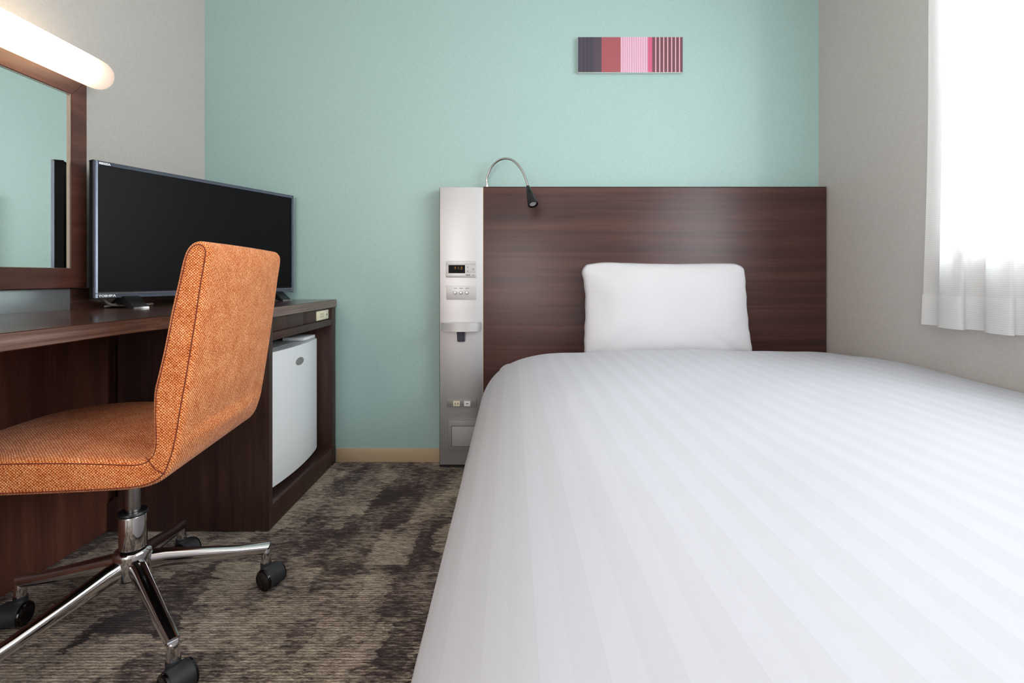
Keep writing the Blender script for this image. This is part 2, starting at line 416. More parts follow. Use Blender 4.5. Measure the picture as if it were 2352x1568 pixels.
# outlet strip
bm = B(); rect(bm, 1027, 1095, 916, 933.5, 0, .008, .0015); ou = obj('outlet_strip', bm, M_silverD, bp)
bm = B(); rect(bm, 1041.5, 1056.5, 919.5, 931.5, .008, .0092, .0004); s1 = obj('power_socket', bm, M_cream, ou)
bm = B(); rect(bm, 1066.2, 1080.8, 919.5, 931.5, .008, .0092, .0004); s2 = obj('network_socket', bm, M_logo, ou)
for q in ((1045.2, 1046.6, 923, 928), (1051.6, 1053, 923, 927.5), (1071, 1075.6, 924.6, 926.2)):
    bm = B(); rect(bm, *q, .0092, .0095); obj('socket_slot', bm, M_dark, ou)
# footlight
bm = B(); rect(bm, 1029.5, 1101, 964, 1031, 0, .012, .003); fl = obj('foot_light', bm, M_silverD, bp)
bm = B(); rect(bm, 1039, 1091.5, 977, 1022, .012, .0135, .001); obj('lens', bm, M_frost, fl)
bm = B(); rect(bm, 1037.6, 1093, 975.5, 1023.5, .0115, .0123); obj('lens_surround', bm, plain('surround_grey', C(96, 96, 94), .5), fl)

# reading lamp
rl = thing('reading_lamp', 'flexible gooseneck reading lamp with black head clipped to the headboard top', 'lamp', P(1118, 430, 2.13))
path = [Vector((P(1118, 430, 2.135).x, 2.135, 1.2202)), P(1117.5, 415, 2.135), P(1121, 400, 2.13), P(1131, 381, 2.12), P(1146, 368, 2.105), P(1163, 364, 2.09), P(1180, 369.5, 2.075), P(1196, 387, 2.06), P(1206, 407, 2.05), P(1213.5, 431, 2.042)]
path = catmull(path, 6)
bm = B(); tube(bm, path, .0048, 14); obj('gooseneck', bm, M_steel, rl)
bm = B(); lathe(bm, [(0, 0), (.0075, 0), (.0075, .025), (.006, .029), (0, .029)], Matrix.Translation(Vector((path[0].x, 2.135, 1.2200))), 20); obj('base_ferrule', bm, M_chrome, rl)
p0 = P(1212, 428, 2.043); p1 = P(1224.5, 470, 1.998)
L = (p1-p0).length; MH = axisM(p0, p1-p0)
bm = B(); lathe(bm, [(0, 0), (.007, 0), (.009, .003), (.0125, L*.35), (.0185, L*.72), (.0215, L*.9), (.0213, L), (.0185, L), (.0175, L*.93), (0, L*.93)], MH, 28); ho = obj('lamp_head', bm, M_blackG, rl)
bm = B(); lathe(bm, [(0, L*.931), (.0165, L*.931), (.013, L*.97), (0, L*.975)], MH, 24); obj('lens', bm, M_frost, ho)

# ------------------------------------------------------------------ picture
pa, pb = P(1327.5, 166, 2.145), P(1568, 85, 2.145)
pic = thing('striped_picture', 'small wide canvas print of vertical pink, maroon and dark stripes on the teal wall', 'picture', ((pa.x+pb.x)/2, D, pa.z))
bm = B(); bx(bm, pa.x, pb.x, 2.1452, D-.0005, pa.z, pb.z, .001); obj('canvas', bm, M_canvas, pic)
cols = [C(64, 60, 74), C(80, 70, 84), C(80, 68, 78), C(163, 84, 92), C(250, 200, 218), C(186, 128, 156), C(206, 92, 128), C(112, 70, 82), C(238, 186, 190)]
mats = [plain('stripe_ink', c, .65) for c in cols]
strips = []
x = 331
for s in (378, 392, 440, 454, 502, 512, 562, 576): strips.append((x, s, 0 if len(strips) % 2 == 0 else 1)); x = s
strips += [(576, 590, 0), (590, 704, 2), (704, 1010, 3)]
x = 1010
while x < 1424: strips += [(x, x+16, 4), (x+16, min(x+28.5, 1440), 5)]; x += 28.5
strips += [(x, 1440, 4)] if x < 1440 else []
strips += [(1440, 1507, 6)]; x = 1507
for s in (1556, 1619, 1682, 1745, 1808, 1870, 1932): strips += [(x, s, 7), (s, s+15, 8)]; x = s+15
strips += [(x, 1990, 7)]
bm = B()
for a, b, mi in strips:
    X0 = pa.x+(a-331)/1659*(pb.x-pa.x); X1 = pa.x+(b-331)/1659*(pb.x-pa.x)
    vs = [bm.verts.new(c) for c in ((X0, 2.1448, pa.z+.0006), (X1, 2.1448, pa.z+.0006), (X1, 2.1448, pb.z-.0006), (X0, 2.1448, pb.z-.0006))]
    f = bm.faces.new(vs); f.material_index = mi
obj('printed_stripes', bm, mats, pic, smooth=False)

# ------------------------------------------------------------------ desk, fridge cabinet, back panels
ZT = .7275; TH = .0335
front = [(-.903, .18), (-.903, .95), (-.901, 1.08), (-.893, 1.18), (-.871, 1.27), (-.838, 1.38), (-.806, 1.48), (-.788, 1.56), (-.785, 1.66), (-.785, D-.001)]
fr = catmull([(a, b, 0) for a, b in front], 5)
poly = [(p.x, p.y) for p in fr]+[(XL+.0275, D-.001), (XL+.0275, .18)]
bm = B(); prism(bm, poly, ZT-TH, ZT)
bm.normal_update()
for f in bm.faces: f.material_index = 1 if abs(f.normal.z) < .5 else 0
bmesh.ops.bevel(bm, geom=[e for e in bm.edges if abs(e.verts[0].co.z-e.verts[1].co.z) < 1e-5], offset=.0015, segments=2, affect='EDGES')
tag(obj('desk_worktop', bm, [M_deskY, M_deskE]), 'long glossy dark brown desk worktop with curved front edge along the left wall', 'desk')
fc = thing('fridge_cabinet', 'dark wooden open cabinet under the desk end holding the white fridge', 'cabinet', (-1.05, 1.86, 0))
Z1 = ZT-TH-.0005; X0 = -1.314
# near side panel with a notch at the lower back corner
bm = B()
pl = [(-.788, .004), (-.788, Z1), (-1.278, Z1), (-1.278, .118), (X0, .092), (X0, .004)]
a = [bm.verts.new((x, 1.567, z)) for x, z in pl]; b = [bm.verts.new((x, 1.59, z)) for x, z in pl]
bm.faces.new(a); bm.faces.new(b[::-1])
for i in range(6): bm.faces.new((a[i], a[(i+1) % 6], b[(i+1) % 6], b[i]))
obj('side_panel', bm, M_deskV, fc)
bm = B(); bx(bm, X0, -.788, 2.118, D-.0065, .0, Z1, .001); obj('side_panel', bm, M_deskV, fc)
bm = B(); bx(bm, -.806, -.789, 1.591, 2.1175, .003, .078, .001); obj('plinth', bm, M_deskV, fc)
bm = B(); bx(bm, X0, -.8065, 1.591, 2.1175, .06, .076); obj('bottom_board', bm, M_deskV, fc)
bm = B(); bx(bm, X0, X0+.008, 1.591, 2.1175, .0765, .60); obj('back_board', bm, M_deskV, fc)
bm = B(); bx(bm, -.812, -.797, 1.591, 1.848, .6445, Z1-.001, .001); obj('drawer_front', bm, M_deskV, fc)
bm = B(); bx(bm, -.812, -.797, 1.8505, 2.1175, .6445, Z1-.001, .001); ap = obj('apron_panel', bm, M_deskV, fc)
bm = B(); bx(bm, -.812, -.790, 1.591, 2.1175, .617, .644, .0015); obj('bottom_rail', bm, M_deskV, fc)
bm = B(); bx(bm, -.797, -.7905, 1.962, 2.083, .6485, .687, .002); so = obj('desk_outlet', bm, M_cream, fc, label='cream double power outlet')
bm = B(); bx(bm, -.7905, -.7893, 1.972, 2.073, .655, .681, .0005); 
obj('outlet_cover', bm, M_cream, so)
for y in (1.996, 2.014): 
    for z in (.660, .670): bm = B(); bx(bm, -.7893, -.7889, y, y+.004, z, z+.006); obj('socket_slot', bm, M_dark, so)
bm = B(); bx(bm, -.7893, -.7889, 2.056, 2.061, .664, .671); obj('socket_slot', bm, M_dark, so)
bm = B()
lathe(bm, [(0, 0), (.009, 0), (.009, .0039), (0, .0039)], Matrix.Translation(Vector((-.83, 1.579, 0))), 16)
obj('glide_foot', bm, M_logo, fc)
bm = B(); bx(bm, XL+.0005, X0-.0005, .2, D-.0065, .003, Z1, .001)
tag(obj('desk_back_panel', bm, M_panelV), 'brown wooden panel along the left wall in the knee space under the desk', 'panel')
bs = thing('desk_backsplash', 'low upstand along the back of the desk, brushed metal below the mirror, then wood', 'backsplash', (XL+.01, 1.2, ZT))
ysp = 1.365*F/(1176-152)
bm = B(); bx(bm, XL+.0005, XL+.0255, .2, ysp-.0015, ZT-.02, .792, .0006); obj('metal_strip', bm, M_aluB, bs, label='brushed metal section')
bm = B(); bx(bm, XL+.0005, XL+.027, ysp, D-.001, ZT-.02, .7915, .001); obj('wood_strip', bm, M_deskY, bs)

# ------------------------------------------------------------------ mirror
XM = -1.335
mi_ = thing('wall_mirror', 'wood-framed wall mirror above the desk under the glowing tube lamp', 'mirror', (XL, 1.15, .795))
y0, y1 = .62, 1.518; zb, zt = .794, 1.442; fw = .053
def frame_piece(bm, q):   # q: 4 outer/inner corners in (y,z): outer0, outer1, inner1, inner0
    a = [bm.verts.new((XL+.002, y, z)) for y, z in q]; b = [bm.verts.new((XM, y, z)) for y, z in q]
    bm.faces.new(a); bm.faces.new(b[::-1])
    for i in range(4): bm.faces.new((a[i], a[(i+1) % 4], b[(i+1) % 4], b[i]))
    bmesh.ops.bevel(bm, geom=[e for e in bm.edges if abs(e.verts[0].co.x-XM) < 1e-6 and abs(e.verts[1].co.x-XM) < 1e-6], offset=.0012, segments=2, affect='EDGES')
O = [(y0, zb), (y1, zb), (y1, zt), (y0, zt)]
I = [(y0+fw, zb+fw+.006), (y1-fw, zb+fw+.006), (y1-fw, zt-fw-.008), (y0+fw, zt-fw-.008)]
for i in range(4):
    bm = B(); j = (i+1) % 4
    frame_piece(bm, [O[i], O[j], I[j], I[i]]); obj('frame_rail', bm, M_frame, mi_)
bm = B(); bx(bm, XM-.011, XM-.007, y0+fw-.01, y1-fw+.01, zb+fw-.004, zt-fw+.002); obj('mirror_glass', bm, M_mirror, mi_)
bm = B(); e = .004; Ia, Ib = I[0], I[2]
bx(bm, XM-.007, XM-.002, Ib[0]-e, Ib[0]+.001, Ia[1], Ib[1]); bx(bm, XM-.007, XM-.002, Ia[0]-.001, Ia[0]+e, Ia[1], Ib[1])
bx(bm, XM-.007, XM-.003, Ia[0], Ib[0], Ib[1]-e*.5, Ib[1]+.001); bx(bm, XM-.007, XM-.003, Ia[0], Ib[0], Ia[1]-.001, Ia[1]+.0012)
obj('inner_bead', bm, plain('bead_bronze', C(196, 180, 168), .25, .8), mi_)

# ------------------------------------------------------------------ tube lamp
tl = thing('tube_wall_lamp', 'glowing warm white tube wall lamp mounted above the mirror', 'lamp', (XL, 1.1, 1.46))
cxl, czl, R = -1.30, 1.461, .0455
def lampmat():
    t = NT('lamp_diffuser'); tc = t.n('ShaderNodeTexCoord'); sx = t.n('ShaderNodeSeparateXYZ'); t.l(tc.outputs['Object'], sx.inputs[0])
    f = t.ramp(t.math('MULTIPLY_ADD', sx.outputs[1], 1/.20, -.25/.20), [(0, (1, 1, 1, 1)), (.4, (.5, .5, .5, 1)), (.72, (.12, .12, .12, 1)), (1, (.0, .0, .0, 1))])
    e = t.n('ShaderNodeEmission'); e.inputs[0].default_value = (1.0, .74, .43, 1); t.l(t.math('MULTIPLY_ADD', f, 4.6, .62), e.inputs[1])
    c = t.mix(f, (1, .80, .66, 1), (1, .76, .47, 1)); t.l(c, e.inputs[0])
    t.l(e.outputs[0], t.out.inputs[0]); return t.m
prof = [(0, 0), (R*.55, .004), (R*.85, .018), (R, .045)]
yl0, yl1 = .58, 1.545; LL = yl1-yl0
prof += [(R, LL*i/10) for i in range(1, 10)]+[(R, LL-.04), (R*.975, LL-.026), (R*.9, LL-.0145), (R*.76, LL-.0065), (R*.5, LL-.002), (0, LL)]
bm = B(); lathe(bm, prof, axisM((cxl, yl0, czl), (0, 1, 0)), 40); obj('diffuser', bm, lampmat(), tl)
bm = B(); bx(bm, XL+.001, -1.338, .64, 1.47, 1.4435, 1.480, .003); obj('mounting_plate', bm, M_white, tl)

# ------------------------------------------------------------------ television
A = Vector((.4287, .9035, 0)); N = Vector((.9035, -.4287, 0)); Zv = Vector((0, 0, 1))
O0 = Vector((-1.277, 1.476, 0)); TW, TB, TT = .728, .762, 1.185
tv = thing('television', 'flat black television with dark metallic bezel standing on the desk', 'television', (O0+A*.36+Zv*ZT))
def TVb(bm, a0, a1, n0, n1, z0, z1, bev=0.0): return obox(bm, O0+A*a0+N*n0+Zv*z0, A*(a1-a0), N*(n1-n0), Zv*(z1-z0), bev)
bm = B(); TVb(bm, 0.001, TW-.001, -.026, -.007, TB+.001, TT-.001, .003); TVb(bm, .12, TW-.12, -.050, -.026, TB+.02, TT-.12, .008); obj('back_shell', bm, plain('shell_black', C(20, 20, 22), .75, 0, 0, Specular_IOR_Level=.15), tv)
bz = .0105; bb = .019
for nm, r in (('bezel_rail', (0, bz, TB, TT)), ('bezel_rail', (TW-bz, TW, TB, TT)), ('bezel_rail', (bz, TW-bz, TT-.0115, TT)), ('bezel_rail', (bz, TW-bz, TB, TB+bb))):
    bm = B(); TVb(bm, r[0], r[1], -.006, 0, r[2], r[3], .001); obj(nm, bm, M_bezel, tv)
bm = B(); TVb(bm, bz, TW-bz, -.0055, -.0035, TB+bb, TT-.0115); obj('screen', bm, M_screen, tv)
bm = B(); TVb(bm, bz*.3, TW-bz*.3, 0, .0012, TB+.0135, TB+.0155, .0003); obj('silver_line', bm, M_steel, tv)
R4 = Matrix(((A.x, 0, N.x, 0), (A.y, 0, N.y, 0), (0, 1, 0, 0), (0, 0, 0, 1)))
def tvtext(s, a, z, size, sx): 
    return text_bm(s, size, Matrix.Translation(O0+A*a+N*.0005+Zv*z) @ R4, .0004, sx, .0004)
obj('maker_lettering', tvtext('TOSHIBA', .012, TB+.0035, .0095, 1.15), M_logo, tv)
obj('series_lettering', tvtext('REGZA', .013, TT-.0095, .0085, 1.1), M_logo, tv)
for ac in (.095, .640):
    bm = B(); w = .022
    # front leg from tv foot mount down to pad, and rear leg
    q = [(-.02, TB+.004), (.012, TB+.004), (.062, ZT+.0065), (.066, ZT+.0005), (.040, ZT+.0005), (-.006, TB-.016), (-.06, ZT+.0005), (-.09, ZT+.0005), (-.085, ZT+.006)]
    a = [bm.verts.new(O0+A*(ac-w)+N*n_+Zv*z_) for n_, z_ in q]; b = [bm.verts.new(O0+A*(ac+w)+N*n_+Zv*z_) for n_, z_ in q]
    bm.faces.new(a); bm.faces.new(b[::-1])
    for i in range(len(q)): bm.faces.new((a[i], a[(i+1) % len(q)], b[(i+1) % len(q)], b[i]))
    bmesh.ops.bevel(bm, geom=bm.edges[:], offset=.0008, segments=2, affect='EDGES')
    ft = obj('stand_foot', bm, M_black, tv)
    bm = B(); TVb(bm, ac-w, ac+w, .0662, .0678, ZT+.0007, ZT+.006, .0004); obj('foot_tip', bm, M_steel, ft)
def tvp(a, n, z): return O0+A*a+N*n+Zv*z
bm = B(); tube(bm, catmull([tvp(.03, -.035, TB+.03), tvp(.05, -.04, .748), tvp(.075, -.03, .736), tvp(.13, -.045, .733), tvp(.2, -.07, .733)], 6), .0042, 10)
obj('cable', bm, M_cable, tv)
bm = B(); tube(bm, catmull([tvp(.13, -.04, TB+.03), tvp(.10, -.045, .752), tvp(.07, -.035, .739), tvp(.05, -.05, .7325)], 6), .0038, 10)
obj('cable', bm, M_cable, tv)

# ------------------------------------------------------------------ fridge
fg = thing('mini_fridge', 'small white fridge with slightly bowed door inside the desk cabinet', 'fridge', (-1.05, 1.85, .0765))
fy0, fy1, fz0, fz1 = 1.625, 2.085, .098, .566
bm = B(); bx(bm, -1.29, -.868, fy0+.004, fy1-.004, .0845, fz1-.006, .004); obj('cabinet_body', bm, M_fridge, fg)
bm = B(); bx(bm, -1.285, -.872, fy0+.008, fy1-.008, fz1-.0055, fz1+.002, .002); obj('top_board', bm, M_fridgeG, fg)
bm = B(); n = 24
pl = [(-.866, fy0), (-.866, fy1)]
pl += [(-.838+.022*(1-((i/n)*2-1)**2)+(-.006 if i in (0, n) else 0), fy1-(fy1-fy0)*i/n) for i in range(n+1)]
prism(bm, pl[::-1], fz0, fz1)
bmesh.ops.bevel(bm, geom=[e for e in bm.edges if abs(e.verts[0].co.z-e.verts[1].co.z) < 1e-5 and e.verts[0].co.x > -.86], offset=.003, segments=3, affect='EDGES')
dr = obj('door', bm, M_fridge, fg)
bm = B(); by = 1.858; bxx = -.838+.022*(1-((by-(fy0+fy1)/2)/.23)**2)
lathe(bm, [(0, 0), (1, 0), (1, .6), (.93, 1), (0, 1)], Matrix.Translation(Vector((bxx-.0005, by, .504))) @ Matrix.Rotation(math.pi/2, 4, 'Y') @ Matrix.Diagonal((.0145, .033, .003, 1)), 32)
obj('oval_badge', bm, M_silverD, dr, label='grey oval badge')
bm = B(); bx(bm, -.93, -.842, 1.955, 2.07, fz1+.002, fz1+.016, .004); obj('hinge_cover', bm, M_fridge, fg)
for y in (fy0+.04, fy1-.04):
    for x in (-1.25, -.9): bm = B(); lathe(bm, [(0, .0765), (.012, .0765), (.012, .0845), (0, .0845)], Matrix.Translation(Vector((x, y, 0))), 12); obj('foot', bm, M_black, fg)

# ------------------------------------------------------------------ bed, duvet, pillow
bed = thing('bed', 'wide bed base and mattress under the white duvet against the headboard', 'bed', (.63, 1.1, 0))
bm = B(); bx(bm, -.05, 1.345, .13, 2.095, .032, .25, .02, 3); obj('bed_base', bm, M_base, bed)
bm = B(); bx(bm, -.060, 1.352, .12, 2.097, .2505, .462, .055, 5); obj('mattress', bm, M_linen, bed)
for x in (0, 1.25):
    for y in (.25, 1.95): bm = B(); lathe(bm, [(0, 0), (.02, 0), (.025, .032), (0, .032)], Matrix.Translation(Vector((x, y, 0))), 16); obj('foot', bm, M_black, bed)

cs = [(-.192, .025), (-.176, .10), (-.153, .2), (-.130, .3), (-.108, .38), (-.066, .445), (.0, .492), (.085, .519), (.18, .532), (.35, .537), (.6, .539), (.85, .539), (1.1, .537), (1.24, .535), (1.335, .526), (1.366, .50), (1.369, .44)]
csp = catmull([(a, 0, b) for a, b in cs], 8)
arcl = [0]
for a, b in zip(csp, csp[1:]): arcl.append(arcl[-1]+(b-a).length)
bm = B(); uvl = bm.loops.layers.uv.new('UVMap')
ny = 150; ya, yb = .06, 1.942
rows = []
def head_drop(t):  # rolled edge near the head: t = distance past the crest
    return t
for j in range(ny+1):
    f = j/ny; y = ya+(yb-ya)*f; row = []
    # parameters of roll at head
    roll = 0.0; ydraw = y
    dh = yb-y; rr = .055
    if dh < rr: 
        th = (1-dh/rr)*math.pi/2; ydraw = yb-rr+rr*math.sin(th); roll = rr*1.15*(1-math.cos(th))
    df = y-ya; rollf = 0
    if df < .12:
        th = (1-df/.12)*math.pi/2; ydraw = ya+.12-.12*math.sin(th)*1.0; rollf = .40*(1-math.cos(th))
    for i, p in enumerate(csp):
        top = max(0.0, min(1.0, (p.z-.05)/.40)); inner = max(0, min(1, (p.x+.1)/.35))*max(0, min(1, (1.33-p.x)/.2))
        w = noise.noise(Vector((p.x*2.2, y*1.5, 3)))*.010*top + noise.noise(Vector((p.x*6, y*3.5, 9)))*.004*top
        z = p.z+w*(.35+.65*inner)
        x = p.x
        side = max(0.0, min(1.0, (.40-p.z)/.35)) if p.x < 0 else 0.0
        x -= side*(.005*math.sin(y*8+1.0)+.006*noise.noise(Vector((y*5, p.z*2, 5))))*.9
        if p.x < 0: x -= .010*max(0, (y-1.75)/.2)*side
        z -= roll*top*1.0 if p.z > .1 else 0
        z = z-rollf*min(1, max(0, (z-.03)/.5))
        if p.x > 1.15:
            ww_ = min(1, (p.x-1.15)/.15); z += ww_*(.006*math.exp(-((y-1.62)/.15)**2)-.010*max(0, min(1, (y-1.76)/.1))-.004*max(0, (1.45-y)))
        row.append(bm.verts.new((min(x, 1.3697), ydraw, max(z, .02))))
    rows.append((row, y))
for j in range(ny):
    for i in range(len(csp)-1):
        f = bm.faces.new((rows[j][0][i], rows[j][0][i+1], rows[j+1][0][i+1], rows[j+1][0][i]))
        for lp, (ii, jj) in zip(f.loops, ((i, j), (i+1, j), (i+1, j+1), (i, j+1))): lp[uvl].uv = (arcl[ii]+.012, rows[jj][1])
dv = obj('duvet', bm, M_duvet)
dv.data.set_sharp_from_angle(angle=math.radians(180))
sm = dv.modifiers.new('thickness', 'SOLIDIFY'); sm.thickness = .012; sm.offset = 1 if False else -1
tag(dv, 'white duvet with tone-on-tone satin stripes covering the bed', 'duvet')

# pillow
bm = B(); uvl = None; nx, nz = 56, 40
PW, PH, PT = .352, .214, .062
def pil(a, b, side):
    # a,b in [-1,1]; rounded-rectangle outline with slightly concave sides
    p_ = 9.0; m = max(abs(a), abs(b)) or 1e-6
    k_ = m/((abs(a)**p_+abs(b)**p_)**(1/p_) or 1e-6)
    x = PW*a*k_; z = PH*b*k_
    ca, cb = abs(a)**3, abs(b)**3
    x -= math.copysign(.013*(1-b*b)*ca, a); z -= math.copysign(.010*(1-a*a)*cb, b)
    ear = math.exp(-((a+1)**2+(b-.86)**2)/.045)
    x -= .012*ear*ca
    th = PT*max(0, (1-abs(a)**3.2)*(1-abs(b)**3.2))**.62
    th *= 1+.08*noise.noise(Vector((a*2.2, b*2.2, side*4)))
    edge = max(abs(a), abs(b))
    wr_ = noise.noise(Vector((a*10, b*10, side)))*.5+noise.noise(Vector((a*4+7, b*14, side)))*.5
    th += .007*wr_*max(0, edge-.55)*(1-edge)*6
    th -= .010*math.exp(-((a+.86)**2/.02+(b-.25)**2/.10))
    x += .004*noise.noise(Vector((b*5, 5, 1)))*ca; z += .004*noise.noise(Vector((a*4, 8, 1)))*cb
    x *= 1-.012*b
    return x, side*th, z
G = {}
for side in (-1, 1):
    for i in range(nx+1):
        for j in range(nz+1):
            a, b = -math.cos(math.pi*i/nx)*.35+(2*i/nx-1)*.65, -math.cos(math.pi*j/nz)*.35+(2*j/nz-1)*.65
            bd = i in (0, nx) or j in (0, nz)
            if bd and side == 1: G[(1, i, j)] = G[(-1, i, j)]; continue
            x, y, z = pil(a, b, side); G[(side, i, j)] = bm.verts.new((x, y, z))
for side in (-1, 1):
    for i in range(nx):
        for j in range(nz):
            bm.faces.new([G[(side, i, j)], G[(side, i+1, j)], G[(side, i+1, j+1)], G[(side, i, j+1)]])
tilt = math.radians(-9)
bm.transform(Matrix.Translation(Vector((.645, 2.020, .682))) @ Matrix.Rotation(tilt, 4, 'X') @ Matrix.Rotation(math.radians(.4), 4, 'Y'))
po = obj('pillow', bm, M_linen); tag(po, 'plump white pillow standing upright against the dark headboard', 'pillow')
po.data.set_sharp_from_angle(angle=math.radians(180))

# ------------------------------------------------------------------ chair
CA = math.atan2(.137, .99)
ch = thing('desk_chair', 'orange tweed swivel chair on five chrome legs with black casters', 'chair', (-.90, 1.148, 0), CA)
# local frame: +x backwards (s), +y across (w), z up
HW = .215
out = [(-.285, .452), (-.262, .470), (-.22, .477), (-.12, .480), (0, .476), (.08, .470), (.135, .466), (.156, .476), (.163, .50), (.162, .555), (.163, .60), (.170, .635), (.180, .685), (.192, .755), (.204, .815), (.213, .862), (.222, .886), (.236, .898), (.252, .898), (.262, .888), (.264, .870), (.256, .815), (.246, .736), (.234, .649), (.222, .571), (.213, .511), (.203, .468), (.190, .436), (.168, .418), (.13, .409), (.05, .408), (-.10, .410), (-.22, .414), (-.268, .422), (-.288, .437)]
pf = [(p.x, p.z) for p in catmull([(a, 0, b) for a, b in out], 4, True)]
n = len(pf)
ar = [0]
for i in range(n): a, b = pf[i], pf[(i+1) % n]; ar.append(ar[-1]+math.hypot(b[0]-a[0], b[1]-a[1]))
def norm_at(i):
    a, b = pf[i-1], pf[(i+1) % n]; tx, tz = b[0]-a[0], b[1]-a[1]; l = math.hypot(tx, tz) or 1
    return (-tz/l, tx/l)   # left normal
nr = [norm_at(i) for i in range(n)]
# determine inward sign
area = sum(pf[i][0]*pf[(i+1) % n][1]-pf[(i+1) % n][0]*pf[i][1] for i in range(n))
sg = 1 if area > 0 else -1    # inward normal = left normal for ccw
def frontlim(w_):
    t = max(0, (abs(w_)-.09)/.128); return .115*(1-math.sqrt(max(0, 1-min(1, t)**2)))
def cpt(i, w_, inset, bulge):
    s, z = pf[i][0]+sg*nr[i][0]*inset, pf[i][1]+sg*nr[i][1]*inset
    q = 1-(w_/HW)**2
    # soft bulge of cushions, outward
    rear = pf[i][0] > .19 and z > .43
    frontb = .14 < pf[i][0] < .23 and z > .50
    seat = pf[i][0] < .13 and z > .45
    amt = .014 if rear else (.008 if frontb else (.010 if seat else .0))
    # fade out at transitions
    if rear: amt *= min(1, max(0, (z-.43)/.06))*min(1, max(0, (.905-z)/.05))
    if frontb: amt *= min(1, (z-.50)/.08)*min(1, max(0, (.90-z)/.05))
    if seat: amt *= min(1, max(0, (.13-pf[i][0])/.06))
    s -= sg*nr[i][0]*amt*q; z -= sg*nr[i][1]*amt*q
    if s < -.10:
        lim = .285-frontlim(w_); s = -.10+(s+.10)*(lim-.10)/.185
    ww = w_*(1+.035*max(0, min(1, (.85-z)/.3)))
    return Vector((s, ww, z))
ws = []
rr = .012
for k_ in range(5):
    th = math.pi/2*k_/4; ws.append((-(HW-rr)-rr*math.cos(th), rr*(1-math.sin(th))))
M_ = 18
ws += [(-(HW-rr)+2*(HW-rr)*i/M_, 0) for i in range(1, M_)]
ws += [(-a, b) for a, b in ws[:5][::-1]]
vw = [0]
for a, b in zip(ws, ws[1:]): vw.append(vw[-1]+math.hypot(b[0]-a[0], b[1]-a[1]))
bm = B(); uvl = bm.loops.layers.uv.new('UVMap')
rings = [[bm.verts.new(cpt(i, w_, ins, 0)) for i in range(n)] for w_, ins in ws]
for k_ in range(len(ws)-1):
    for i in range(n):
        i2 = (i+1) % n
        f = bm.faces.new((rings[k_][i], rings[k_][i2], rings[k_+1][i2], rings[k_+1][i]))
        for lp, (kk, ii) in zip(f.loops, ((k_, i), (k_, i+1), (k_+1, i+1), (k_+1, i))): lp[uvl].uv = (ar[ii], vw[kk])
for rg in (rings[0], rings[-1]):
    f = bm.faces.new(rg)
    for lp in f.loops: lp[uvl].uv = (lp.vert.co.x, lp.vert.co.z)
    bmesh.ops.triangulate(bm, faces=[f])
shell = obj('seat_and_back', bm, M_orange, ch, local=True)
shell.data.set_sharp_from_angle(angle=math.radians(60))
for sd, idx in ((-1, 1), (1, len(ws)-2)):
    w_, ins = ws[idx]
    pts = [cpt(i, w_, ins, 0) for i in range(n)]
    pts = pts+[pts[0]]
    bm = B(); tube(bm, pts, .0011, 6, cap=False); obj('piping_seam', bm, M_seam, ch, local=True)
for sd in (-1, 1):
    bm = B()
    tube(bm, [Vector((.152, sd*(HW+.0076), .474)), Vector((.170, sd*(HW+.0078), .448)), Vector((.188, sd*(HW+.0076), .438))], .0011, 6)
    obj('mitre_seam', bm, M_seam, ch, local=True)
# column
bm = B(); lathe(bm, [(0, .26), (.0155, .26), (.0155, .402), (0, .402)], n=32); obj('gas_lift', bm, M_steel, ch, local=True)
bm = B(); bx(bm, -.09, .09, -.07, .07, .390, .403, .004); obj('seat_plate', bm, M_black, ch, local=True)
bm = B(); bx(bm, -.235, .15, -.185, .185, .4035, .4075, .0015); obj('underside_cover', bm, M_blackM, ch, local=True)
bm = B(); lathe(bm, [(0, .15), (.0265, .15), (.0275, .155), (.0275, .262), (.0262, .265), (0, .265)], n=40); obj('column_sleeve', bm, M_chrome, ch, local=True)
bm = B(); lathe(bm, [(.017, .265), (.0285, .265), (.030, .269), (.0285, .273), (.017, .273), (.0165, .267)], n=40); bm2 = bm; obj('collar', bm2, M_black, ch, local=True)
bm = B(); lathe(bm, [(0, .104), (.024, .104), (.0255, .107), (.0255, .118), (.034, .119), (.0385, .124), (.0385, .176), (.036, .183), (.029, .188), (0, .188)], n=48); obj('hub', bm, M_chrome, ch, local=True)
base0 = math.radians(33)-CA
axes = {0: 66, 1: 75, 2: 10, 3: 140, 4: 59}
